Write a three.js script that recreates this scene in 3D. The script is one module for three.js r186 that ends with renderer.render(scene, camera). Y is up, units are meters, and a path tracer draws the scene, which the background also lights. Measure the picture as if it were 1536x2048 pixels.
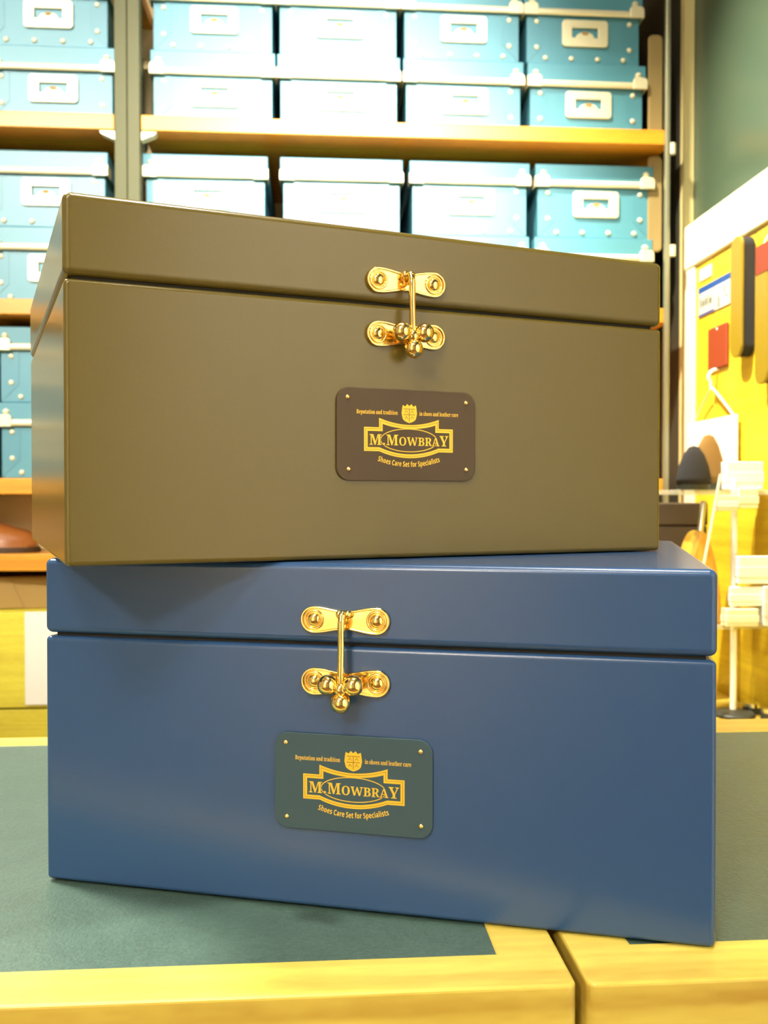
import * as THREE from 'three';
import { RoundedBoxGeometry } from 'three/addons/geometries/RoundedBoxGeometry.js';
import { mergeGeometries } from 'three/addons/utils/BufferGeometryUtils.js';
import { RectAreaLightUniformsLib } from 'three/addons/lights/RectAreaLightUniformsLib.js';
RectAreaLightUniformsLib.init();

// ------------------------------------------------------------------ camera, exposure, lights
const T = 0.78;                       // height of the table top above the floor; most heights below are measured from it
const scene = new THREE.Scene();
scene.background = new THREE.Color(0x000000);
const camera = new THREE.PerspectiveCamera(57.06, 0.75, 0.02, 20);
camera.rotation.order = 'YXZ';
camera.position.set(0, T + 0.1931, 0);
camera.rotation.set(-0.01612, -THREE.MathUtils.degToRad(4.2), 0);
camera.focus = 0.45; camera.userData.fStop = 17;
scene.add(camera);
const renderer = new THREE.WebGLRenderer({ antialias: true });
renderer.toneMapping = THREE.LinearToneMapping;
renderer.toneMappingExposure = 1.8;
renderer.shadowMap.enabled = true;

const LIGHTS = {
  // ceiling spotlights: [x, y above table, z], target, intensity (cd), half angle (deg), penumbra, colour, lamp size
  spots: [
    { at: [-1.15, 1.62, 1.75], to: [-0.10, 0.12, -0.42], cd: 6.5, angle: 26, pen: 0.8, color: 0xfff2dc, size: 9, note: 'behind the camera on the left' },
    { at: [0.14, 1.74, 1.05], to: [0.06, 0.76, -1.76], cd: 56, angle: 11.5, pen: 1, color: 0xfff8e8, size: 3, note: 'behind the camera, aimed at the middle of the box shelves' },
    { at: [-1.20, 1.74, 1.05], to: [-0.52, 0.66, -1.76], cd: 22, angle: 18, pen: 1, color: 0xfff8e8, size: 3, note: 'aimed at the left bay of the shelves' },
    { at: [-0.10, 1.74, -1.15], to: [0.70, 0.40, -1.45], cd: 18, angle: 27, pen: 0.9, color: 0xfff1d4, size: 2, note: 'aimed at the far end of the wooden display panel' },
    { at: [-0.20, 1.74, 0.55], to: [0.70, 0.30, 0.55], cd: 20, angle: 30, pen: 0.9, color: 0xfff6e4, size: 2, note: 'aimed at the white board beside the photographer' },
    { at: [0.16, 1.74, -0.36], to: [0.10, 0.0, -0.44], cd: 3.5, angle: 22, pen: 1, color: 0xfff8ea, size: 3, note: 'straight above the two boxes' },
    { at: [-0.75, 1.74, 1.55], to: [-1.75, 0.0, 2.2], cd: 58, angle: 28, pen: 0.9, color: 0xffecd0, size: 2, note: 'aimed at the corner behind the photographer on the left' },
    { at: [-0.95, 1.74, -1.05], to: [-0.36, 0.0, -0.50], cd: 16, angle: 22, pen: 1, color: 0xfff6e4, size: 9, note: 'aimed at the left end of the table' },
  ],
  // soft ceiling panels: x, z, width, depth, intensity
  panels: [
    { x: -0.45, z: 0.75, w: 0.7, d: 0.28, i: 20, color: 0xfff6e6, note: 'above and behind the camera' },
    { x: -0.35, z: -0.75, w: 1.2, d: 0.3, i: 6.0, color: 0xfff8ea, note: 'over the aisle by the shelves' },
  ],
};

// ------------------------------------------------------------------ helpers
let seed = 7;
const rnd = () => { seed = (seed * 1664525 + 1013904223) >>> 0; return seed / 4294967296; };
const used = {};
function numbered(name) { const n = used[name] = (used[name] ?? -1) + 1; return n ? `${name}_${String(n).padStart(3, '0')}` : name; }
function thing(name, label, category, [x, y, z] = [0, 0, 0], turn = 0, group) {
  const o = new THREE.Group(); o.name = numbered(name); scene.add(o);
  o.position.set(x, y + T, z); o.rotation.y = turn; o.userData = { label, category };
  if (group) o.userData.group = group;
  return o;
}
function part(name, geo, mat, parent, label) {
  const m = new THREE.Mesh(Array.isArray(geo) ? join(geo) : geo, mat);
  m.name = name; m.castShadow = m.receiveShadow = true; parent.add(m);
  if (label) m.userData.label = label;
  return m;
}
function struct(name, geo, mat, label) {
  const m = new THREE.Mesh(Array.isArray(geo) ? join(geo) : geo, mat);
  m.name = name; m.castShadow = m.receiveShadow = true; m.userData = { kind: 'structure', label };
  scene.add(m); return m;
}
function join(list) {
  const gs = list.map((g) => { const n = g.index ? g.toNonIndexed() : g; for (const k of Object.keys(n.attributes)) if (!['position', 'normal', 'uv'].includes(k)) n.deleteAttribute(k); return n; });
  return mergeGeometries(gs);
}
// texture coordinates in metres from the way each face points
function metres(g, turn = false) {
  const n = g.index ? g.toNonIndexed() : g, p = n.attributes.position, q = n.attributes.normal, uv = new Float32Array(p.count * 2);
  for (let t = 0; t < p.count; t += 3) {
    let ax = 0, ay = 0, az = 0;
    for (let i = t; i < t + 3; i++) { ax += Math.abs(q.getX(i)); ay += Math.abs(q.getY(i)); az += Math.abs(q.getZ(i)); }
    for (let i = t; i < t + 3; i++) {
      let u, v;
      if (ay >= ax && ay >= az) { u = p.getX(i); v = p.getZ(i); } else if (az >= ax) { u = p.getX(i); v = p.getY(i); } else { u = p.getZ(i); v = p.getY(i); }
      uv[2 * i] = turn ? v : u; uv[2 * i + 1] = turn ? u : v;
    }
  }
  n.setAttribute('uv', new THREE.BufferAttribute(uv, 2)); return n;
}
// rounded box given by its corners
function rbox(x0, x1, y0, y1, z0, z1, r = 0.002, seg = 2) {
  const w = x1 - x0, h = y1 - y0, d = z1 - z0;
  const g = new RoundedBoxGeometry(w, h, d, seg, Math.min(r, w / 2.05, h / 2.05, d / 2.05));
  g.translate((x0 + x1) / 2, (y0 + y1) / 2, (z0 + z1) / 2); return metres(g);
}
function cyl(r0, r1, h, x, y, z, n = 24) { const g = new THREE.CylinderGeometry(r1, r0, h, n); g.translate(x, y + h / 2, z); return g; }
function extrude(shape, depth, bevel = 0, curve = 10) {
  const g = new THREE.ExtrudeGeometry(shape, { depth: depth - 2 * bevel, bevelEnabled: bevel > 0, bevelSize: bevel, bevelThickness: bevel, bevelOffset: -bevel, bevelSegments: 2, curveSegments: curve });
  g.translate(0, 0, bevel); return g;
}
function roundRect(w, h, r, cx = 0, cy = 0, Kind = THREE.Shape) {
  const s = new Kind(), x = cx - w / 2, y = cy - h / 2;
  s.moveTo(x + r, y); s.lineTo(x + w - r, y); s.absarc(x + w - r, y + r, r, -Math.PI / 2, 0); s.lineTo(x + w, y + h - r); s.absarc(x + w - r, y + h - r, r, 0, Math.PI / 2);
  s.lineTo(x + r, y + h); s.absarc(x + r, y + h - r, r, Math.PI / 2, Math.PI); s.lineTo(x, y + r); s.absarc(x + r, y + r, r, Math.PI, Math.PI * 1.5);
  return s;
}
function dome(r, h, x, y, z, n = 14) { const g = new THREE.SphereGeometry(r, n, 8, 0, Math.PI * 2, 0, Math.PI / 2); g.rotateX(Math.PI / 2); g.scale(1, 1, h / r); g.translate(x, y, z); return g; }
function tube(points, r, n = 24, k = 8) { return new THREE.TubeGeometry(new THREE.CatmullRomCurve3(points.map((p) => new THREE.Vector3(...p))), n, r, k, false); }

// ------------------------------------------------------------------ procedural textures
function valueNoise(n, cx, cy) {           // tileable value noise, n x n pixels, cx x cy cells
  const lat = new Float32Array(cx * cy).map(() => rnd()), out = new Float32Array(n * n), s = (t) => t * t * (3 - 2 * t);
  for (let j = 0; j < n; j++) for (let i = 0; i < n; i++) {
    const x = i / n * cx, y = j / n * cy, a = Math.floor(x), b = Math.floor(y), fx = s(x - a), fy = s(y - b), a1 = (a + 1) % cx, b1 = (b + 1) % cy;
    out[j * n + i] = (lat[b * cx + a] * (1 - fx) + lat[b * cx + a1] * fx) * (1 - fy) + (lat[b1 * cx + a] * (1 - fx) + lat[b1 * cx + a1] * fx) * fy;
  }
  return out;
}
function layered(n, list) { const out = new Float32Array(n * n); for (const [cx, cy, k] of list) { const v = valueNoise(n, cx, cy); for (let i = 0; i < out.length; i++) out[i] += k * (v[i] - 0.5); } return out; }
function texture(n, f, tile, srgb = true) {
  const d = new Uint8Array(n * n * 4);
  for (let i = 0; i < n * n; i++) { const c = f(i); for (let k = 0; k < 3; k++) d[4 * i + k] = Math.max(0, Math.min(255, c[k])); d[4 * i + 3] = 255; }
  const t = new THREE.DataTexture(d, n, n); t.wrapS = t.wrapT = THREE.RepeatWrapping; t.magFilter = THREE.LinearFilter; t.minFilter = THREE.LinearMipmapLinearFilter; t.generateMipmaps = true;
  t.repeat.set(1 / tile, 1 / tile); if (srgb) t.colorSpace = THREE.SRGBColorSpace; t.needsUpdate = true; return t;
}
const toS = (c) => 255 * (c <= 0.0031308 ? 12.92 * c : 1.055 * c ** (1 / 2.4) - 0.055);
function woodTexture(rgb, vary, tile, cells) {  // grain along u
  const n = 512, v = layered(n, cells);
  return texture(n, (i) => rgb.map((c, k) => toS(Math.max(0.001, c * (1 + vary * v[i] * (k === 0 ? 0.75 : k === 1 ? 1.1 : 1.5))))), tile);
}
const GRAIN = [[2, 40, 0.7], [4, 110, 0.6], [3, 12, 0.7], [9, 9, 0.35], [40, 160, 0.3]];
const grainBump = (() => { const v = layered(256, [[3, 60, 1], [6, 120, 0.7]]); return texture(256, (i) => { const a = 128 + 120 * v[i]; return [a, a, a]; }, 0.3, false); })();
const leatherBump = (() => { const v = layered(512, [[90, 90, 0.8], [170, 170, 0.8], [20, 20, 0.3]]); return texture(512, (i) => { const a = 128 + 110 * v[i]; return [a, a, a]; }, 0.12, false); })();
const fineBump = (() => { const v = layered(256, [[60, 60, 1], [120, 120, 0.6]]); return texture(256, (i) => { const a = 128 + 100 * v[i]; return [a, a, a]; }, 0.05, false); })();

const rgb = (r, g, b) => new THREE.Color().setRGB(r, g, b);
const std = (c, roughness, o = {}) => new THREE.MeshStandardMaterial({ color: rgb(...c), roughness, ...o });
const M = {
  tableWood: std([1, 1, 1], 0.32, { map: woodTexture([0.59, 0.44, 0.075], 0.42, 0.34, GRAIN), bumpMap: grainBump, bumpScale: 0.0002 }),
  shelfWood: std([1, 1, 1], 0.38, { map: woodTexture([0.70, 0.30, 0.018], 0.30, 0.5, GRAIN) }),
  panelWood: std([1, 1, 1], 0.42, { map: woodTexture([0.76, 0.55, 0.03], 0.30, 0.5, GRAIN) }),
  drawerWood: std([1, 1, 1], 0.5, { map: woodTexture([0.74, 0.66, 0.06], 0.25, 0.4, GRAIN) }),
  inlay: std([1, 1, 1], 0.42, { map: (() => { const v = layered(512, [[60, 60, 0.3], [160, 160, 0.5], [9, 9, 0.25]]); return texture(512, (i) => [0.060, 0.108, 0.088].map((c) => toS(c * (1 + 0.5 * v[i]))), 0.16); })(), bumpMap: leatherBump, bumpScale: 0.0003 }),
  brownPaint: std([0.118, 0.088, 0.017], 0.24, { bumpMap: fineBump, bumpScale: 0.00002 }),
  bluePaint: std([0.026, 0.074, 0.186], 0.24, { bumpMap: fineBump, bumpScale: 0.00002 }),
  lipDark: std([0.02, 0.018, 0.014], 0.8),
  gold: std([1.0, 0.73, 0.26], 0.13, { metalness: 1 }),
  goldPlate: std([1.0, 0.71, 0.24], 0.16, { metalness: 1, bumpMap: (() => { const v = layered(256, [[3, 3, 1], [5, 5, 0.5]]); return texture(256, (i) => { const a = 128 + 130 * v[i]; return [a, a, a]; }, 0.03, false); })(), bumpScale: 0.0011 }),
  goldPin: std([1.0, 0.72, 0.28], 0.25, { metalness: 1 }),
  boxBlue: std([0.078, 0.265, 0.35], 0.4, { bumpMap: fineBump, bumpScale: 0.00006 }),
  boxPatch: std([0.073, 0.25, 0.335], 0.4, { bumpMap: fineBump, bumpScale: 0.00006 }),
  creamMetal: std([0.80, 0.76, 0.52], 0.35, { metalness: 0.25 }),
  chrome: std([0.72, 0.72, 0.62], 0.22, { metalness: 1 }),
  uprightPaint: std([0.095, 0.098, 0.045], 0.7),
  shelfBack: std([0.66, 0.52, 0.26], 0.7),
  endUpright: std([0.26, 0.26, 0.17], 0.3, { metalness: 0.5 }),
  darkPanel: std([0.030, 0.028, 0.018], 0.6),
  greenWall: std([0.052, 0.085, 0.055], 0.3),
  creamWall: std([0.62, 0.56, 0.44], 0.8),
  ceilingPaint: std([0.72, 0.69, 0.62], 0.9),
  backWall: std([0.10, 0.075, 0.045], 0.7),
  floorWood: std([1, 1, 1], 0.45, { map: woodTexture([0.17, 0.095, 0.045], 0.4, 0.7, GRAIN) }),
  trimCream: std([0.62, 0.55, 0.26], 0.5),
  frameWhite: std([0.85, 0.81, 0.62], 0.5),
  white: std([0.86, 0.86, 0.80], 0.6),
  paleCard: std([0.80, 0.76, 0.55], 0.65),
  paleBlue: std([0.55, 0.63, 0.63], 0.6),
  dark: std([0.03, 0.035, 0.03], 0.45),
  bristleDark: std([0.022, 0.022, 0.026], 0.95),
  bristleTan: std([0.22, 0.125, 0.032], 0.95),
  oliveWood: std([0.27, 0.195, 0.010], 0.45),
  redLeather: std([0.26, 0.038, 0.004], 0.7),
  redTag: std([0.23, 0.035, 0.012], 0.6),
  kraft: std([0.36, 0.235, 0.075], 0.8),
  darkBrown: std([0.06, 0.042, 0.028], 0.5),
  kraftDark: std([0.22, 0.13, 0.045], 0.85),
  shoeLeather: std([0.30, 0.10, 0.02], 0.35),
  shoeSole: std([0.05, 0.025, 0.01], 0.6),
  treeWood: std([1, 1, 1], 0.5, { map: woodTexture([0.70, 0.40, 0.05], 0.35, 0.2, GRAIN) }),
  tray: new THREE.MeshPhysicalMaterial({ color: rgb(0.86, 0.88, 0.80), roughness: 0.25, transmission: 0.75, thickness: 0, ior: 1.45 }),
  fitting: std([0.05, 0.05, 0.05], 0.5),
};

// ------------------------------------------------------------------ lamps
LIGHTS.spots.forEach((s) => {
  const o = thing('ceiling_spotlight', `black ceiling spotlight ${s.note}`, 'spotlight', s.at);
  const dir = new THREE.Vector3(s.to[0] - s.at[0], s.to[1] - s.at[1], s.to[2] - s.at[2]).normalize();
  const head = new THREE.Group(); head.name = 'head'; o.add(head);
  head.quaternion.setFromUnitVectors(new THREE.Vector3(0, -1, 0), dir);
  const can = new THREE.LatheGeometry([[0.001, 0.07], [0.045, 0.07], [0.05, 0.062], [0.05, -0.06], [0.046, -0.06], [0.046, 0.045], [0.001, 0.045]].map(([a, b]) => new THREE.Vector2(a, b)), 28);
  part('housing', can, M.fitting, head);
  part('lens', cyl(0.042, 0.042, 0.006, 0, -0.035, 0), new THREE.MeshStandardMaterial({ color: 0x222222, emissive: s.color, emissiveIntensity: 14 }), head);
  part('stem', cyl(0.008, 0.008, 2.62 - T - s.at[1] - 0.02, 0, 0.02, 0, 12), M.fitting, o);
  const l = new THREE.SpotLight(s.color, s.cd, 0, THREE.MathUtils.degToRad(s.angle), s.pen, 2);
  l.name = 'beam'; l.castShadow = true; l.shadow.radius = s.size; l.shadow.mapSize.set(1024, 1024);
  l.position.copy(dir).multiplyScalar(0.065); l.target.position.copy(dir).multiplyScalar(1.5); l.target.name = 'beam_target';
  o.add(l, l.target);
});
LIGHTS.panels.forEach((p) => {
  const o = thing('ceiling_panel_light', `flat white ceiling light ${p.note}`, 'ceiling light', [p.x, 2.60 - T, p.z]);
  part('frame', rbox(-p.w / 2 - 0.03, p.w / 2 + 0.03, 0, 0.02, -p.d / 2 - 0.03, p.d / 2 + 0.03, 0.004), M.frameWhite, o);
  part('diffuser', rbox(-p.w / 2, p.w / 2, -0.012, -0.0005, -p.d / 2, p.d / 2, 0.003), new THREE.MeshStandardMaterial({ color: 0x333333, emissive: p.color, emissiveIntensity: p.i * 0.15 }), o);
  const l = new THREE.RectAreaLight(p.color, p.i, p.w, p.d); l.name = 'glow'; l.rotation.x = -Math.PI / 2; l.position.y = -0.016; o.add(l);
});

// ------------------------------------------------------------------ the room
const X0 = -1.75, X1 = 0.72, Z0 = -2.13, Z1 = 2.5, H = 2.62;
struct('floor', rbox(X0 - 0.1, X1 + 0.1, -0.1, 0, Z0 - 0.1, Z1 + 0.1, 0.001), M.floorWood, 'dark wooden shop floor');
struct('ceiling', rbox(X0 - 0.1, X1 + 0.1, H, H + 0.1, Z0 - 0.1, Z1 + 0.1, 0.001), M.ceilingPaint, 'pale ceiling of the shop');
struct('wall_back', rbox(X0 - 0.1, X1 + 0.1, 0, H, Z0 - 0.1, Z0, 0.001), M.backWall, 'dark wall behind the box shelves');
struct('wall_front', rbox(X0 - 0.1, X1 + 0.1, 0, H, Z1, Z1 + 0.1, 0.001), M.creamWall, 'cream wall behind the photographer');
struct('wall_left', rbox(X0 - 0.1, X0, 0, H, Z0, Z1, 0.001), M.creamWall, 'cream wall on the left of the shop');
struct('wall_right', rbox(X1, X1 + 0.1, 0, H, Z0, Z1, 0.001), M.greenWall, 'dark green wall on the right above the wooden display');
struct('trim_1', rbox(0.700, X1 - 0.0002, 0, H, -1.772, -1.752, 0.0015), M.trimCream, 'narrow cream strip up the corner of the green wall');

// ------------------------------------------------------------------ shelving
const SH = thing('shelving_unit', 'tall wall shelving with orange brown wooden shelves and olive metal uprights holding blue boxes', 'shelves', [0, 0, -1.72]);
{
  const zf = 0, zb = -0.405;                 // front and back of the boards, from the unit's own origin
  const boards = [[0.8755, 0.028], [0.545, 0.028], [0.2265, 0.029], [0.0915, 0.031]];   // top, thickness
  for (const [top, th] of boards) {
    part('shelf', rbox(-1.30, -0.356, top - th, top, zb, zf, 0.002), M.shelfWood, SH);
    part('shelf', rbox(-0.309, 0.660, top - th, top, zb, zf, 0.002), M.shelfWood, SH);
  }
  part('shelf', rbox(-1.30, -0.356, 1.222, 1.25, zb, zf, 0.002), M.shelfWood, SH);
  part('shelf', rbox(-0.309, 0.660, 1.222, 1.25, zb, zf, 0.002), M.shelfWood, SH);
  for (const x of [-0.3545, -0.3318]) part('upright', rbox(x, x + 0.0218, -T, 1.5, -0.02, 0.006, 0.002), M.uprightPaint, SH);
  part('upright', rbox(0.6475, 0.6570, -T, 1.5, 0.0005, 0.012, 0.003), M.endUpright, SH, 'slim grey metal upright at the right end');
  part('upright', rbox(-1.33, -1.305, -T, 1.5, -0.02, 0.006, 0.002), M.uprightPaint, SH);
  for (const [top, th] of boards) for (const [x, s] of [[-0.3555, -1], [-0.3098, 1]]) {
    const b = new THREE.Shape(); b.moveTo(0, 0); b.lineTo(s * 0.028, 0); b.lineTo(s * 0.024, -0.006); b.lineTo(0, -0.016); b.closePath();
    const g = extrude(b, 0.02, 0.001); g.translate(x, top - th - 0.0003, -0.024); part('bracket', metres(g), M.creamMetal, SH);
  }
  for (const y of [0.828, 0.64]) part('clamp', cyl(0.0065, 0.0065, 0.020, 0.6620, y, 0.0065, 16), M.creamMetal, SH);
  part('back_panel', rbox(-1.30, 0.700, -T, 1.5, zb - 0.004, zb, 0.001), M.shelfBack, SH);
  part('back_panel', rbox(-1.30, -0.356, 0.092, 0.1970, -0.142, -0.135, 0.001), M.shelfBack, SH, 'tan board behind the shoe');
  part('side_panel', rbox(0.7005, 0.7195, -T, 1.5, zb, -0.054, 0.001), M.darkPanel, SH, 'dark panel closing the right end');
  // base cabinet with drawers in the left bay and the right bay
  for (const [a, b] of [[-1.30, -0.356], [-0.309, 0.663]]) {
    part('cabinet', rbox(a, b, -T, -0.0125, zb, -0.02, 0.002), M.drawerWood, SH);
    for (const [y0, y1] of [[-0.183, -0.0125], [-0.36, -0.187], [-0.57, -0.364]]) {
      const half = (a + b) / 2, d1 = part('drawer', rbox(a, half - 0.0015, y0, y1, -0.02, 0.004, 0.0015), M.drawerWood, SH); const d2 = part('drawer', rbox(half + 0.0015, b, y0, y1, -0.02, 0.004, 0.0015), M.drawerWood, SH);
      for (const [d, c] of [[d1, (a + half) / 2], [d2, (half + b) / 2]]) { const k = dome(0.011, 0.014, c, (y0 + y1) / 2, 0.004); part('knob', k, M.gold, d); }
    }
  }
}
{
  const c = thing('notice_card', 'blank white upright card standing against the yellow wooden drawers at the left', 'card', [-0.4875, -0.1775, -1.7145]);
  part('sheet', rbox(-0.027, 0.034, 0, 0.166, 0, 0.003, 0.001), M.white, c);
}
{
  for (const [y0, y1, w] of [[0.8725, 1.07, 'above the top visible shelf'], [0.66, 0.842, 'below the top visible shelf']]) {
    const o = thing('padded_strip', `tan strip with rounded end right of the blue boxes, ${w}`, 'strip', [0.6465, y0, -1.765]);
    const s = roundRect(0.028, y1 - y0, 0.010, 0, (y1 - y0) / 2);
    part('blade', extrude(s, 0.006, 0.002), std([0.30, 0.22, 0.08], 0.6), o);
  }
}

// ------------------------------------------------------------------ blue storage boxes
function makeStorageBox(h, hb) {
  const g = new THREE.Group(), w = 0.2165, lw = 0.2275, D = 0.33;
  const P = (n, geo, m, p = g) => part(n, geo, m, p);
  P('body', rbox(-w / 2, w / 2, 0, h - 0.004, -D, 0, 0.002), M.boxBlue);
  const lid = P('lid', rbox(-lw / 2, lw / 2, hb + 0.001, h, -D - 0.004, 0.005, 0.002), M.boxBlue);
  const rail = new THREE.CylinderGeometry(0.0062, 0.0062, lw - 0.004, 12); rail.rotateZ(Math.PI / 2); rail.scale(1, 1, 0.6); rail.translate(0, hb + 0.0065, 0.0065);
  P('edge_rail', rail, M.creamMetal);
  for (const s of [-1, 1]) {
    const c = new THREE.Shape(); const a = s * (lw / 2 + 0.001), b = s * (lw / 2 - 0.026);
    c.moveTo(a, hb - 0.001); c.lineTo(b, hb - 0.001); c.lineTo(b, hb + 0.016); c.quadraticCurveTo(b + s * 0.002, hb + 0.021, b + s * 0.008, hb + 0.022); c.lineTo(a - s * 0.006, hb + 0.020); c.quadraticCurveTo(a, hb + 0.019, a, hb + 0.012); c.closePath();
    const e = extrude(c, 0.006, 0.0012, 6); e.translate(0, 0, 0.006);
    const side = rbox(Math.min(a, a - s * 0.0015), Math.max(a, a - s * 0.0015), hb - 0.001, hb + 0.019, -0.02, 0.008, 0.0006);
    const clip = P('corner_clip', [metres(e), side], M.creamMetal);
    P('rivet', [dome(0.0062, 0.005, s * (lw / 2 - 0.015), hb + 0.026, 0.005), cyl(0.0062, 0.0062, 0.001, s * (lw / 2 - 0.015), hb + 0.0255, 0.0055, 10)], M.creamMetal, clip);
  }
  const R = [];
  for (const s of [-1, 1]) R.push([s * w * 0.412, hb - 0.010], [s * w * 0.412, hb - 0.058]);
  for (const f of [-0.335, -0.105, 0.128, 0.358]) R.push([f * w, 0.0105]);
  for (const [x, y] of R) P('rivet', dome(0.0048, 0.0035, x, y, 0.0008), M.creamMetal);
  // folded paper edging up both sides and along the foot
  const e = 0.032, quad = (pts) => { const s = new THREE.Shape(); pts.forEach(([x, y], i) => (i ? s.lineTo(x, y) : s.moveTo(x, y))); s.closePath(); const q = extrude(s, 0.0008); return metres(q); };
  const L = -w / 2 + 0.0012, B = 0.0012;
  P('edging', quad([[L, B], [L + e, B + e], [L + e, hb], [L, hb]]), M.boxPatch);
  P('edging', quad([[-L, B], [-L, hb], [-L - e, hb], [-L - e, B + e]]), M.boxPatch);
  // label holder with a window and a pull tab rising into it
  const cx = 0.003, cy = hb - 0.031, plate = roundRect(0.088, 0.050, 0.007, cx, cy), hole = new THREE.Path(), t = cy + 0.010, b = cy - 0.008;
  hole.moveTo(cx - 0.025, t); hole.lineTo(cx - 0.025, b); hole.lineTo(cx - 0.0175, b); hole.quadraticCurveTo(cx - 0.016, cy + 0.0005, cx - 0.006, cy + 0.0015); hole.lineTo(cx + 0.006, cy + 0.0015);
  hole.quadraticCurveTo(cx + 0.016, cy + 0.0005, cx + 0.0175, b); hole.lineTo(cx + 0.025, b); hole.lineTo(cx + 0.025, t); hole.closePath();
  plate.holes.push(hole);
  const holder = extrude(plate, 0.0045, 0.0012, 6); holder.translate(0, 0, 0.0008);
  const hd = P('label_holder', metres(holder), M.creamMetal);
  const tabShape = roundRect(0.012, 0.006, 0.0029, cx, cy - 0.0005); const tg = extrude(tabShape, 0.0015, 0.0004, 6); tg.translate(0, 0, 0.0052);
  P('pull_tab', metres(tg), M.kraft, hd);
  return g;
}
const boxUpper = makeStorageBox(0.133, 0.088), boxLower = makeStorageBox(0.137, 0.094);
const colX = [-0.484, -0.1865, 0.0445, 0.2755, 0.5065];
const colName = ['left of the double upright', 'first right of the double upright', 'second right of the double upright', 'third right of the double upright', 'last at the right end'];
function placeBox(src, x, y, label) {
  const o = src.clone(true); o.name = numbered('storage_box'); scene.add(o);
  o.position.set(x, T + y + 0.0004, -1.762); o.userData = { label, category: 'storage box', group: 'blue storage boxes on the shelves' };
  return o;
}
const rowsUp = [[1.0092, 'top row', [0.001, 0.001, 0, 0, 0]], [0.8758, 'second row from the top', [0.009, 0.001, 0.001, 0.003, 0.007]]];
for (const [y, rn, dx] of rowsUp) colX.forEach((x, c) => placeBox(boxUpper, x + dx[c], y, `blue storage box, ${rn}, ${colName[c]}`));
const rowsLow = [[0.6828, 'third row, just under a shelf', [-0.005, -0.013, 0.006, 0.015, 0.022]], [0.5453, 'fourth row, behind the brown lid', [0.006, -0.011, 0.005, 0.014, 0.021]]];
for (const [y, rn, dx] of rowsLow) colX.forEach((x, c) => placeBox(boxLower, x + dx[c], y, `blue storage box, ${rn}, ${colName[c]}`));
placeBox(boxLower, -0.461, 0.3643, 'blue storage box left of the brown box, upper of the pair above a bare shelf');
placeBox(boxLower, -0.460, 0.2268, 'blue storage box left of the brown box, lower of the pair on a shelf');

// the left bay goes on beyond the picture: its boxes show as the pale reflection in the side of the brown box
for (const [x, n] of [[-0.722, 'next to the outermost'], [-0.953, 'outermost']]) {
  for (const [y, rn] of [[1.0092, 'top row'], [0.8758, 'second row']]) placeBox(boxUpper, x, y, `blue storage box in the left bay, out of view, ${rn}, ${n}`);
  for (const [y, rn] of [[0.6828, 'third row'], [0.5453, 'fourth row'], [0.3643, 'fifth row'], [0.2268, 'bottom row']]) placeBox(boxLower, x, y, `blue storage box in the left bay, out of view, ${rn}, ${n}`);
}

// ------------------------------------------------------------------ tables
function makeTable(x0, x1, label, hole, back, pos) {
  const t = thing('display_table', label, 'table', [0, 0, 0]);
  const zf = -0.3632, zb = back, th = 0.042, s = new THREE.Shape(), r = 0.004;
  // outline seen from above: shape y = -z
  const w = x1 - x0, d = zf - zb;
  const outer = roundRect(w, d, r, (x0 + x1) / 2, -(zf + zb) / 2);
  const [hx0, hx1, hz0, hz1] = hole;       // inlay opening
  const p = new THREE.Path(); p.moveTo(hx0, -hz0); p.lineTo(hx0, -hz1); p.lineTo(hx1, -hz1); p.lineTo(hx1, -hz0); p.closePath();
  outer.holes.push(p);
  const g = new THREE.ExtrudeGeometry(outer, { depth: th - 0.003, bevelEnabled: true, bevelSize: 0.0015, bevelThickness: 0.0015, bevelOffset: -0.0015, bevelSegments: 3, curveSegments: 6 });
  g.rotateX(-Math.PI / 2); g.translate(0, -th + 0.0015, 0);
  part('top_frame', metres(g), M.tableWood, t);
  part('inlay', rbox(hx0 - 0.0014, hx1 + 0.0014, -0.012, -0.0006, hz0 - 0.0014, hz1 + 0.0014, 0.0002, 1), M.inlay, t, 'dark green leather inlay');
  part('apron', rbox(x0 + 0.015, x1 - 0.015, -0.14, -th, zb + 0.015, zf - 0.012, 0.002), M.tableWood, t);
  for (const x of [x0 + 0.045, x1 - 0.045]) for (const z of [zb + 0.045, zf - 0.045]) part('leg', rbox(x - 0.025, x + 0.025, -T, -0.14, z - 0.025, z + 0.025, 0.003), M.tableWood, t);
  return t;
}
makeTable(-1.15, 0.1035, 'honey wooden table with dark green inlay, left of the joint under the blue box', [-1.12, 0.076, -0.748, -0.391], -0.773);
makeTable(0.1079, 0.640, 'honey wooden table end with green inlay, right of the joint under the blue box', [0.136, 0.610, -0.7485, -0.3956], -0.792);

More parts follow.
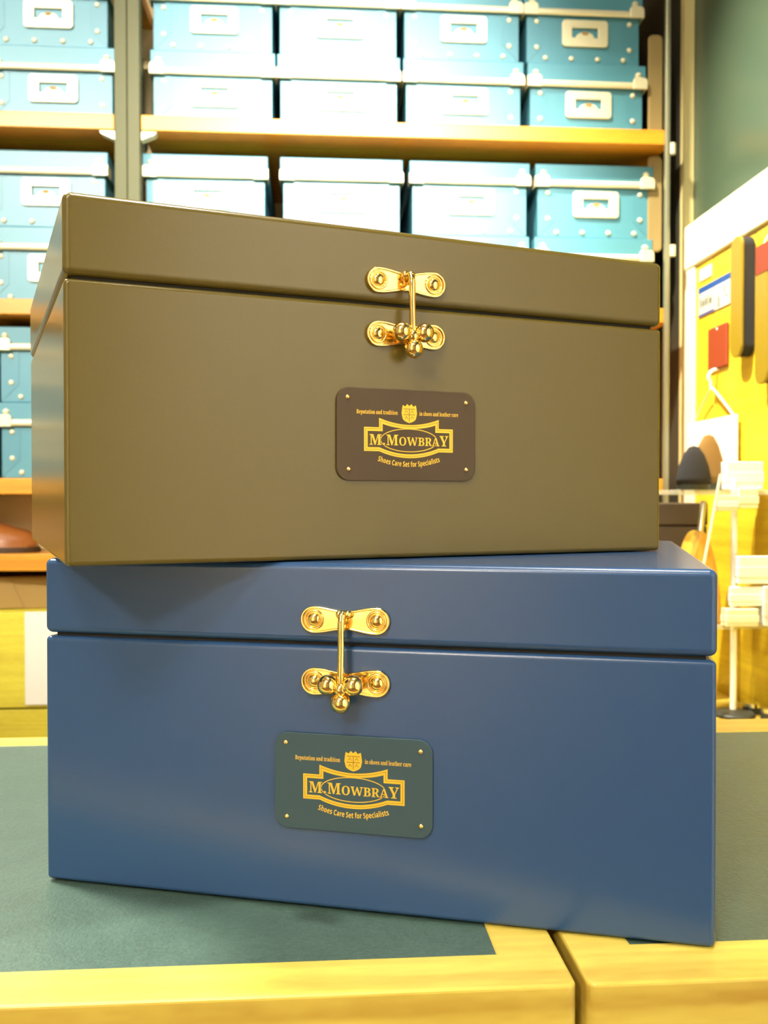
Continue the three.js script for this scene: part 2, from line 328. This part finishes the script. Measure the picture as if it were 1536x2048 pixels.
// ------------------------------------------------------------------ the two shoe care boxes
function plaqueMaps(bg, rough) {
  const W = 1280, Hh = 768, mk = () => { const c = document.createElement('canvas'); c.width = W; c.height = Hh; return c; };
  const draw = (c, base, gold, line) => {
    const x = c.getContext('2d'); x.fillStyle = base; x.fillRect(0, 0, W, Hh);
    const U = (u) => u * W, V = (v) => v * Hh;
    // banner outline: wide bar with raised, hollowed middle
    const path = (k) => {               // k = inset in pixels
      x.beginPath(); x.moveTo(U(0.187) + k, V(0.42) + k); x.lineTo(U(0.292) + k, V(0.42) + k); x.lineTo(U(0.292) + k, V(0.318) + k * 1.5);
      x.quadraticCurveTo(U(0.4), V(0.385) + k, U(0.508), V(0.385) + k); x.quadraticCurveTo(U(0.616), V(0.385) + k, U(0.724) - k, V(0.318) + k * 1.5);
      x.lineTo(U(0.724) - k, V(0.42) + k); x.lineTo(U(0.829) - k, V(0.42) + k); x.lineTo(U(0.829) - k, V(0.68) - k); x.lineTo(U(0.722), V(0.68) - k);
      x.quadraticCurveTo(U(0.62), V(0.75) - k, U(0.508), V(0.75) - k); x.quadraticCurveTo(U(0.396), V(0.75) - k, U(0.294), V(0.68) - k); x.lineTo(U(0.187) + k, V(0.68) - k); x.closePath();
    };
    x.fillStyle = gold; path(0); x.fill(); x.strokeStyle = line; x.lineWidth = 3; path(15); x.stroke(); x.fillStyle = base; path(33); x.fill();
    // ellipse
    x.strokeStyle = gold; x.lineWidth = 7; x.beginPath(); x.ellipse(U(0.508), V(0.555), U(0.205), V(0.125), 0, 0, Math.PI * 2); x.fillStyle = base; x.fill(); x.stroke();
    // name in capitals, the first and last letters larger
    const letters = [['M', 124], ['.', 124], ['M', 124], ['O', 98], ['W', 98], ['B', 98], ['R', 98], ['A', 98], ['Y', 124]];
    x.textAlign = 'left'; x.textBaseline = 'alphabetic';
    let total = 0; const wd = letters.map(([ch, s]) => { x.font = `bold ${s}px serif`; const m = x.measureText(ch).width; total += m; return m; });
    const span = U(0.795) - U(0.222), sx = span / total; let px = U(0.222);
    letters.forEach(([ch, s], i) => {
      x.save(); x.translate(px, V(0.612)); x.scale(sx, 1); x.font = `bold ${s}px serif`;
      x.strokeStyle = base; x.lineWidth = 9; x.strokeText(ch, 0, 0); x.fillStyle = gold; x.fillText(ch, 0, 0); x.restore(); px += wd[i] * sx;
    });
    // small lines beside the crest
    const fit = (txt, u0, u1, v, size) => { x.save(); x.font = `bold ${size}px serif`; const m = x.measureText(txt).width; x.translate(U(u0), V(v)); x.scale((U(u1) - U(u0)) / m, 1); x.fillStyle = gold; x.fillText(txt, 0, 0); x.restore(); };
    fit('Reputation and tradition', 0.135, 0.425, 0.278, 48); fit('in shoes and leather care', 0.58, 0.87, 0.278, 48);
    // crest: quartered shield under a row of crown points
    const cx = U(0.508), cy = V(0.262), a = U(0.052), b = V(0.092);
    x.fillStyle = gold; x.beginPath(); x.moveTo(cx - a, cy - b * 0.62); x.lineTo(cx - a * 0.92, cy - b * 1.02); x.lineTo(cx - a * 0.55, cy - b * 0.86); x.lineTo(cx - a * 0.3, cy - b * 1.16); x.lineTo(cx, cy - b * 0.92);
    x.lineTo(cx + a * 0.3, cy - b * 1.16); x.lineTo(cx + a * 0.55, cy - b * 0.86); x.lineTo(cx + a * 0.92, cy - b * 1.02); x.lineTo(cx + a, cy - b * 0.62); x.lineTo(cx + a * 1.08, cy);
    x.lineTo(cx + a * 0.92, cy + b * 0.62); x.quadraticCurveTo(cx + a * 0.7, cy + b * 0.95, cx, cy + b * 1.12); x.quadraticCurveTo(cx - a * 0.7, cy + b * 0.95, cx - a * 0.92, cy + b * 0.62); x.lineTo(cx - a * 1.08, cy); x.closePath(); x.fill();
    x.strokeStyle = line; x.lineWidth = 5; x.beginPath(); x.moveTo(cx, cy - b * 0.5); x.lineTo(cx, cy + b * 0.9); x.moveTo(cx - a * 0.8, cy + b * 0.12); x.lineTo(cx + a * 0.8, cy + b * 0.12); x.moveTo(cx - a * 0.8, cy - b * 0.55); x.lineTo(cx + a * 0.8, cy - b * 0.55); x.stroke();
    x.lineWidth = 4; for (const [sx, sy] of [[-1, -0.22], [1, -0.22], [-1, 0.5], [1, 0.5]]) { x.beginPath(); x.moveTo(cx + sx * a * 0.62, cy + sy * b + 9); x.lineTo(cx + sx * a * 0.4, cy + sy * b - 11); x.lineTo(cx + sx * a * 0.2, cy + sy * b + 9); x.stroke(); }
    // curved last line
    const txt = 'Shoes Care Set for Specialists', n = txt.length; x.font = 'bold 60px sans-serif'; let tw = 0; const cw = [...txt].map((ch) => { const m = x.measureText(ch).width; tw += m; return m; });
    const s2 = (U(0.735) - U(0.281)) / tw; let q = 0;
    [...txt].forEach((ch, i) => {
      const f = (q + cw[i] / 2) / tw - 0.5, X = U(0.508) + f * tw * s2, Y = V(0.845) - V(0.062) * (2 * f) ** 2, ang = -Math.atan(V(0.062) * 8 * f / (tw * s2));
      x.save(); x.translate(X, Y); x.rotate(ang); x.scale(s2, 1); x.fillStyle = gold; x.textAlign = 'center'; x.fillText(ch, 0, 0); x.restore(); q += cw[i];
    });
  };
  const a = mk(), b = mk(); draw(a, bg, '#f3c23c', '#6f5a22'); draw(b, `rgb(0,${Math.round(rough * 255)},0)`, 'rgb(0,100,110)', 'rgb(0,140,60)');
  const ta = new THREE.CanvasTexture(a); ta.colorSpace = THREE.SRGBColorSpace; ta.anisotropy = 8;
  return [ta, new THREE.CanvasTexture(b)];
}
function makeCareBox(label, paint, plaqueColor, S, plate1, plate2, cxu, plq, pos, turn) {
  const W = 0.32, HH = 0.1623, D = 0.2706;
  const t = thing('shoe_care_box', label, 'box', pos, turn);
  part('body', rbox(0, W, 0.0004, S - 0.0006, -D, 0, 0.0024, 4), paint, t);
  part('lid', rbox(-0.0003, W + 0.0003, S + 0.0010, HH, -D - 0.0003, 0.0003, 0.0034, 5), paint, t);
  part('inner_lip', rbox(0.004, W - 0.004, S - 0.006, S + 0.006, -D + 0.004, -0.004, 0.001), M.lipDark, t);
  // brass catch: two waisted plates with domed nails, a hanging pin and three balls
  const bone = (k) => {
    const s = new THREE.Shape(), e = 0.0150, R = 0.0063 - k, h = 0.0044 - k;
    s.moveTo(0, h); s.bezierCurveTo(0.005, h, 0.009, R, e, R); s.absarc(e, 0, R, Math.PI / 2, -Math.PI / 2, true); s.bezierCurveTo(0.009, -R, 0.005, -h, 0, -h);
    s.bezierCurveTo(-0.005, -h, -0.009, -R, -e, -R); s.absarc(-e, 0, R, -Math.PI / 2, -Math.PI * 1.5, true); s.bezierCurveTo(-0.009, R, -0.005, h, 0, h); return s;
  };
  const plate = (name, y, z0) => {
    const base = extrude(bone(0.0003), 0.0012, 0.0003, 14); base.translate(cxu, y, z0);
    const p = part(name, base, M.goldPlate, t);
    const rs = bone(0); rs.holes.push(new THREE.Path(bone(0.0012).getPoints(14).reverse()));
    const rim = new THREE.ExtrudeGeometry(rs, { depth: 0.0010, bevelEnabled: true, bevelSize: 0.0004, bevelThickness: 0.0005, bevelOffset: -0.0004, bevelSegments: 3, curveSegments: 14 }); rim.translate(cxu, y, z0 + 0.0006);
    part('rim', rim, M.gold, p);
    for (const s of [-1, 1]) {
      const ring = new THREE.TorusGeometry(0.0042, 0.0007, 8, 28); ring.translate(cxu + s * 0.0150, y, z0 + 0.0013); part('collar', ring, M.gold, p);
      part('nail', dome(0.0033, 0.0022, cxu + s * 0.0150, y, z0 + 0.0011, 20), M.gold, p);
    }
    return p;
  };
  const zf = 0.0003;
  const up = plate('hinge_plate', plate1, zf), low = plate('catch_plate', plate2, -0.0001);
  for (const s of [-1, 1]) { const g = new THREE.SphereGeometry(0.0017, 14, 10); g.scale(1, 1.25, 1.5); g.translate(cxu + s * 0.0021, plate1 + 0.0030, zf + 0.003); part('lug', g, M.gold, up); }
  const eye = new THREE.TorusGeometry(0.0026, 0.0010, 10, 24); eye.rotateY(Math.PI / 2); eye.translate(cxu, plate1 + 0.0016, zf + 0.0036); part('eye', eye, M.gold, up);
  const pin = tube([[cxu, plate1 + 0.0026, zf + 0.0066], [cxu, plate1 - 0.001, zf + 0.0078], [cxu, plate1 - 0.010, zf + 0.0078], [cxu, plate2 + 0.004, zf + 0.0086], [cxu, plate2 + 0.001, zf + 0.0086]], 0.00165, 40, 14);
  part('pin', [pin, (() => { const g = new THREE.SphereGeometry(0.00175, 14, 10); g.translate(cxu, plate1 + 0.0026, zf + 0.0066); return g; })()], M.gold, t);
  const staple = new THREE.TorusGeometry(0.0034, 0.0010, 10, 24, Math.PI); staple.rotateX(Math.PI / 2); staple.translate(cxu, plate2 + 0.0003, zf + 0.001); part('staple', staple, M.gold, low);
  const hub = new THREE.SphereGeometry(0.0034, 18, 12); hub.translate(cxu, plate2 - 0.0018, zf + 0.0086); part('hub', hub, M.gold, t);
  for (const [dx, dy] of [[-0.0061, 0.0001], [0.0061, 0.0003], [0.0002, -0.0078]]) { const g = new THREE.SphereGeometry(0.0047, 28, 20); g.translate(cxu + dx, plate2 + dy, zf + 0.0092); part('ball', g, M.gold, t); }
  // plaque
  const [px, py] = plq, pw = 0.0757, ph = 0.0452, g = extrude(roundRect(pw, ph, 0.0066, 0, 0), 0.0013, 0.0003, 10), p = g.attributes.position, uv = g.attributes.uv;
  for (let i = 0; i < p.count; i++) uv.setXY(i, p.getX(i) / pw + 0.5, p.getY(i) / ph + 0.5);
  g.translate(px, py, 0.0001);
  const [map, rm] = plaqueMaps(plaqueColor, 0.52);
  const pl = part('plaque', g, new THREE.MeshStandardMaterial({ map, roughnessMap: rm, metalnessMap: rm, roughness: 1, metalness: 1, bumpMap: fineBump, bumpScale: 0.00003 }), t, 'name plaque with gold lettering and crest');
  for (const [dx, dy] of [[-0.0323, 0.0178], [0.0323, 0.0173], [-0.0318, -0.0171], [0.0325, -0.0168]]) part('pin_head', dome(0.0012, 0.0010, px + dx, py + dy, 0.0014, 12), M.goldPin, pl);
  return t;
}
const deg = THREE.MathUtils.degToRad;
makeCareBox('dark blue painted wooden box with brass ball catch, lower of the two on the table', M.bluePaint, '#2f4a55', 0.1240, 0.1360, 0.1072, 0.1567, [0.1600, 0.0600], [-0.1352, 0, -0.483], deg(-17.49));
makeCareBox('olive brown painted wooden box with brass ball catch, turned and stacked on the blue box', M.brownPaint, '#4a3a22', 0.1256, 0.1368, 0.1107, 0.1612, [0.1622, 0.0612], [-0.1074, 0.1624, -0.4144], deg(19.13));

// ------------------------------------------------------------------ wooden display on the right wall
const DP = thing('wall_display_panel', 'yellow wooden board panel on the right wall with a thick cream frame above and beside it', 'display panel', [X1, 0, -1.5]);
{
  const z = (v) => v + 1.5;
  const EX = -0.35;                 // the panel's near end, well out of the picture
  part('cornice', rbox(-0.023, -0.0002, 0.619, 0.702, z(-1.745), z(EX + 0.04), 0.004), M.frameWhite, DP);
  part('stile', rbox(-0.021, -0.0002, -0.30, 0.619, z(-1.745), z(-1.702), 0.003), M.frameWhite, DP);
  part('stile', rbox(-0.021, -0.0002, -0.30, 0.619, z(EX), z(EX + 0.04), 0.003), M.frameWhite, DP);
  const n = 17, w = (EX + 1.7018) / n;
  for (let k = 0; k < n; k++) part('board', rbox(-0.017, -0.0002, -0.30, 0.6185, z(-1.7018 + w * k), z(-1.7018 + w * (k + 1) - 0.0016), 0.003), M.panelWood, DP);
}
{
  const o = thing('white_board', 'large plain white board on the right wall beside the photographer', 'board', [X1, -0.45, 0.6]);
  part('panel', rbox(-0.012, -0.0002, 0, 1.45, -0.85, 0.85, 0.002), M.white, o);
}
const wallX = X1 - 0.0172;
function wallThing(name, label, cat, y, z) { const o = thing(name, label, cat, [wallX, y, z], -Math.PI / 2); return o; }   // local x runs along the wall away from the shelves, local z into the room
{
  const o = wallThing('sign_card', 'white card with blue top band and grey print left of the brushes', 'sign', 0.5205, -1.615);
  const c = document.createElement('canvas'); c.width = 512; c.height = 200; const x = c.getContext('2d');
  x.fillStyle = '#c4c6ba'; x.fillRect(0, 0, 512, 200); x.fillStyle = '#1f4a96'; x.fillRect(0, 0, 512, 42); x.fillStyle = '#444c90'; x.fillRect(0, 184, 256, 16);
  x.fillStyle = '#5e625a'; for (const [a, b, w, h] of [[24, 80, 26, 60], [64, 96, 34, 44], [110, 88, 30, 52], [152, 76, 16, 64], [180, 98, 40, 42]]) { x.fillRect(a, b, w, h); }
  x.fillStyle = '#5f6f88'; x.fillRect(250, 42, 8, 158); x.fillStyle = '#4c5f66'; for (const [a, b, w, h] of [[316, 120, 24, 74], [404, 70, 20, 40], [420, 130, 44, 12]]) x.fillRect(a, b, w, h);
  const tx = new THREE.CanvasTexture(c); tx.colorSpace = THREE.SRGBColorSpace;
  const g = new THREE.BoxGeometry(0.136, 0.053, 0.002); g.translate(0, 0.0265, 0.0012);
  part('card', g, std([1, 1, 1], 0.5, { map: tx }), o);
}
{
  const o = wallThing('blank_card', 'small pale cream card above the blue and white sign', 'card', 0.585, -1.655);
  part('card', rbox(-0.026, 0.026, 0, 0.022, 0, 0.002, 0.0005), M.paleCard, o);
}
{
  const o = wallThing('leather_swatch', 'small square red brown leather swatch under the blue and white sign', 'swatch', 0.416, -1.595);
  part('swatch', rbox(-0.038, 0.038, 0, 0.0745, 0, 0.006, 0.003), M.redLeather, o);
  part('eyelet', dome(0.003, 0.002, 0, 0.068, 0.0058), M.chrome, o);
}
function makeBrush(name, label, y, z, len) {
  const o = wallThing(name, label, 'brush', y, z); o.userData.group = 'shoe brushes hung on the wooden panel';
  const s = roundRect(0.041, len, 0.0185, 0, len / 2), hd = extrude(s, 0.005, 0.0015, 12); hd.translate(0, 0, 0.0188); part('handle', metres(hd), M.oliveWood, o);
  const b = extrude(roundRect(0.039, len - 0.003, 0.0175, 0, len / 2), 0.0184, 0.001, 12); b.translate(0, 0, 0.0004); part('bristles', metres(b), M.bristleDark, o);
  return o;
}
makeBrush('shoe_brush', 'long shoe brush with olive wooden back, the one next to the blue and white sign', 0.4186, -1.4828, 0.195);
makeBrush('shoe_brush', 'long shoe brush with olive wooden back, hanging lower at the right edge of the picture', 0.3653, -1.3960, 0.186);
{
  const o = wallThing('hang_tag', 'red hang tag above the right hand shoe brush', 'tag', 0.533, -1.392);
  part('tag', rbox(-0.022, 0.022, 0, 0.045, 0.0215, 0.0245, 0.0012), M.redTag, o); part('cord', tube([[0, 0.042, 0.023], [0, 0.058, 0.014], [0, 0.066, 0.0015]], 0.0012, 12, 6), M.white, o);
}
{
  const o = wallThing('hanging_card', 'large blank white card hung by cords from a small white hook on the wooden panel', 'card', 0.2205, -1.612);
  part('card', rbox(-0.100, 0.104, 0, 0.109, 0.006, 0.010, 0.001), M.white, o);
  part('hook', [tube([[0.012, 0.196, 0.001], [0.012, 0.190, 0.014], [0.012, 0.180, 0.018], [0.012, 0.172, 0.014], [0.010, 0.160, 0.012]], 0.0032, 20, 8)], M.white, o);
  part('cord', tube([[0.010, 0.165, 0.012], [0.05, 0.138, 0.010], [0.092, 0.107, 0.008]], 0.0024, 12, 6), M.paleCard, o);
  part('cord', tube([[0.010, 0.165, 0.012], [-0.03, 0.138, 0.010], [-0.075, 0.107, 0.008]], 0.0018, 12, 6), M.paleCard, o);
}

// ------------------------------------------------------------------ side counter and display rack below the panel
const CY = -0.1385;
{
  const c = thing('side_counter', 'low wooden counter along the right wall carrying the small display rack', 'counter', [0, 0, 0]);
  part('top', rbox(0.42, 0.686, CY - 0.03, CY, -1.70, -0.84, 0.003), M.tableWood, c);
  part('cabinet', rbox(0.45, 0.686, -T, CY - 0.03, -1.68, -0.86, 0.003), M.drawerWood, c);
}
const RZ = -1.38;
const rack = thing('display_rack', 'small white metal display rack with two clear trays and a round dark foot', 'rack', [0.632, CY, RZ]);
{
  part('foot', new THREE.LatheGeometry([[0, 0], [0.030, 0], [0.032, 0.003], [0.028, 0.007], [0.006, 0.010], [0, 0.010]].map(([a, b]) => new THREE.Vector2(a, b)), 32), M.dark, rack);
  part('pole', cyl(0.0048, 0.0048, 0.348, 0, 0.008, 0, 16), M.white, rack);
  part('tray', rbox(-0.095, 0.050, 0.3345, 0.3420, -0.075, 0.012, 0.001), M.tray, rack, 'upper clear tray');
  part('tray', rbox(-0.095, 0.050, 0.1330, 0.1390, -0.075, 0.012, 0.001), M.tray, rack, 'lower clear tray');
}
const up = 0.2036, lo = 0.0006;   // tops of the two trays
function dauber(name, label, mat, x, z, w, h) {
  const o = thing(name, label, 'brush', [x, up, z]);
  const pts = [[0, h], [w * 0.30, h * 0.965], [w * 0.6, h * 0.80], [w * 0.85, h * 0.55], [w, h * 0.26], [w * 0.98, h * 0.12], [0, h * 0.12]].map(([a, b]) => new THREE.Vector2(Math.max(a, 0.0001), b)).reverse();
  const g = new THREE.LatheGeometry(pts, 32); g.scale(1, 1, 0.55); part('bristles', g, mat, o);
  const b = new THREE.CylinderGeometry(w * 0.96, w * 0.9, h * 0.12, 28); b.scale(1, 1, 0.58); b.translate(0, h * 0.06, 0); part('base', b, M.dark, o);
}
dauber('brush', 'round topped brush with black bristles on the upper clear tray', M.bristleDark, 0.5655, -1.372, 0.0265, 0.066);
dauber('brush', 'round topped brush with tan bristles on the upper clear tray behind the black one', M.bristleTan, 0.6065, -1.415, 0.0262, 0.086);
{
  const o = thing('wooden_stick', 'thin pale wooden stick leaning against the front edge of the upper tray', 'stick', [0.5795, lo, -1.352]);
  part('rod', tube([[-0.028, 0.002, 0.006], [0.0, 0.12, -0.002], [0.022, 0.226, -0.008]], 0.0022, 16, 8), M.paleCard, o);
}
function carton(label, x0, x1, y0, y1, z0, z1, mat, flapMat = M.paleCard, turn = 0) {
  const o = thing('carton', label, 'carton', [(x0 + x1) / 2, y0, z1], turn), w = x1 - x0;
  part('case', rbox(-w / 2, w / 2, 0, y1 - y0, z0 - z1, 0, 0.0015), mat, o);
  part('sleeve', rbox(-w / 2 - 0.0006, w / 2 + 0.0006, (y1 - y0) * 0.25, (y1 - y0) * 0.62, z0 - z1 - 0.0006, 0.0006, 0.0005), flapMat, o);
}
carton('long white carton lying on the clear upper tray right of the brushes', 0.6225, 0.680, up + 0.001, 0.2465, -1.44, -1.385, M.white, M.white);
carton('small cream carton hanging below the front of the upper tray', 0.596, 0.627, 0.172, 0.1955, -1.366, -1.356, M.paleCard, M.white);
carton('cream and yellow carton below the white one at the front of the upper tray', 0.6285, 0.658, 0.176, 0.2055, -1.366, -1.356, M.paleCard, M.frameWhite);
carton('wide white carton standing in front of the rack pole', 0.628, 0.684, 0.0635, 0.1045, -1.37, -1.355, M.white, M.white);
carton('white tag shaped carton just under the wide white carton', 0.6165, 0.666, 0.0305, 0.0590, -1.366, -1.356, M.white, M.white);
carton('cream carton on the lower tray at the foot of the white carton', 0.6085, 0.6575, lo, 0.0265, -1.372, -1.352, M.paleCard, M.frameWhite);
carton('pale blue carton at the right edge beside the rack', 0.6655, 0.6855, lo, 0.060, -1.37, -1.35, M.paleBlue, M.paleBlue);
{
  const o = thing('display_box', 'tall dark brown box standing on the counter behind the shoe tree', 'box', [0.585, CY, -1.475]);
  part('case', rbox(-0.050, 0.046, 0, 0.285, -0.05, 0, 0.003), M.darkBrown, o);
  part('lid', rbox(-0.051, 0.047, 0.2855, 0.322, -0.051, 0.001, 0.003), M.darkBrown, o);
}
{
  const o = thing('shoe_tree', 'varnished wooden shoe tree standing on the lower clear tray', 'shoe tree', [0.5795, lo, -1.40]);
  const s = new THREE.Shape(); s.moveTo(-0.026, 0); s.bezierCurveTo(-0.030, 0.05, -0.024, 0.10, -0.012, 0.128); s.bezierCurveTo(-0.004, 0.146, 0.010, 0.144, 0.016, 0.130); s.bezierCurveTo(0.028, 0.10, 0.036, 0.05, 0.036, 0); s.closePath();
  const g = extrude(s, 0.045, 0.010, 16); g.translate(0, 0, -0.022); part('block', metres(g, true), M.treeWood, o);
  part('tube', [tube([[0.006, 0.125, 0.0], [0.012, 0.160, -0.004], [0.016, 0.186, -0.006]], 0.005, 14, 10)], M.chrome, o);
}
{
  const o = thing('spray_bottle', 'small white bottle standing on the counter beside the rack foot', 'bottle', [0.586, CY, -1.43]);
  part('bottle', new THREE.LatheGeometry([[0, 0], [0.017, 0], [0.019, 0.003], [0.019, 0.040], [0.014, 0.052], [0.007, 0.058], [0, 0.058]].map(([a, b]) => new THREE.Vector2(a, b)), 28), M.white, o);
  part('cap', cyl(0.007, 0.006, 0.012, 0, 0.058, 0, 18), M.paleCard, o);
}
for (const [x, z, r, lab] of [[0.669, -1.395, 0.014, 'dark polish tin on the counter by the wall, farther from the rack foot'], [0.6745, -1.355, 0.011, 'dark polish tin on the counter by the wall, nearer and smaller']]) {
  const o = thing('polish_tin', lab, 'tin', [x, CY, z], 0);
  part('tin', cyl(r, r, 0.010, 0, 0, 0, 28), M.dark, o); part('lid', cyl(r * 1.05, r * 1.05, 0.006, 0, 0.0102, 0, 28), M.chrome, o);
}

// ------------------------------------------------------------------ lower left shelves: shoe and kraft box
{
  const o = thing('leather_shoe', 'brown leather shoe on the bare shelf left of the boxes, toe to the right', 'shoe', [-0.66, 0.0917, -1.775]);
  const secs = [[-0.140, 0.030, 0.072], [-0.10, 0.034, 0.078], [-0.05, 0.032, 0.082], [0.0, 0.036, 0.075], [0.05, 0.043, 0.058], [0.10, 0.043, 0.040], [0.135, 0.030, 0.030], [0.150, 0.010, 0.020]];
  const nseg = 20, pos = [], idx = [];
  secs.forEach(([x, hw, h]) => { for (let k = 0; k <= nseg; k++) { const a = Math.PI * k / nseg; pos.push(x, 0.009 + h * Math.sin(a) ** 0.75, hw * Math.cos(a) * (1 - 0.15 * Math.sin(a))); } });
  for (let i = 0; i < secs.length - 1; i++) for (let k = 0; k < nseg; k++) { const a = i * (nseg + 1) + k, b = a + nseg + 1; idx.push(a, b, a + 1, a + 1, b, b + 1); }
  for (const [base, flip] of [[0, 1], [(secs.length - 1) * (nseg + 1), 0]]) for (let k = 1; k < nseg; k++) idx.push(base, ...(flip ? [base + k, base + k + 1] : [base + k + 1, base + k]));
  const g = new THREE.BufferGeometry(); g.setAttribute('position', new THREE.Float32BufferAttribute(pos, 3)); g.setIndex(idx); g.computeVertexNormals(); part('upper', g, M.shoeLeather, o);
  const s = new THREE.Shape(); s.moveTo(-0.145, -0.02); s.quadraticCurveTo(-0.15, 0, -0.145, 0.02); s.bezierCurveTo(-0.08, 0.04, -0.02, 0.025, 0.05, 0.046); s.quadraticCurveTo(0.15, 0.05, 0.156, 0); s.quadraticCurveTo(0.15, -0.05, 0.05, -0.046); s.bezierCurveTo(-0.02, -0.025, -0.08, -0.04, -0.145, -0.02);
  const sg = extrude(s, 0.010, 0.001, 12); sg.rotateX(-Math.PI / 2); part('sole', sg, M.shoeSole, o);
}
{
  const o = thing('kraft_box', 'plain brown kraft box on top of the yellow drawers at the left', 'box', [-0.60, -0.0120, -1.757], deg(8));
  part('case', rbox(-0.14, 0.16, 0, 0.058, -0.16, 0, 0.002), M.kraft, o);
  const f = new THREE.Shape(); f.moveTo(-0.14, 0.002); f.lineTo(0.070, 0.002); f.lineTo(0.045, 0.058); f.lineTo(-0.14, 0.058); f.closePath();
  const g = extrude(f, 0.002, 0.0004); part('flap', metres(g), M.kraft, o);
}
scene.traverse((o) => { if (o.isMesh) o.castShadow = o.receiveShadow = true; });
renderer.render(scene, camera);
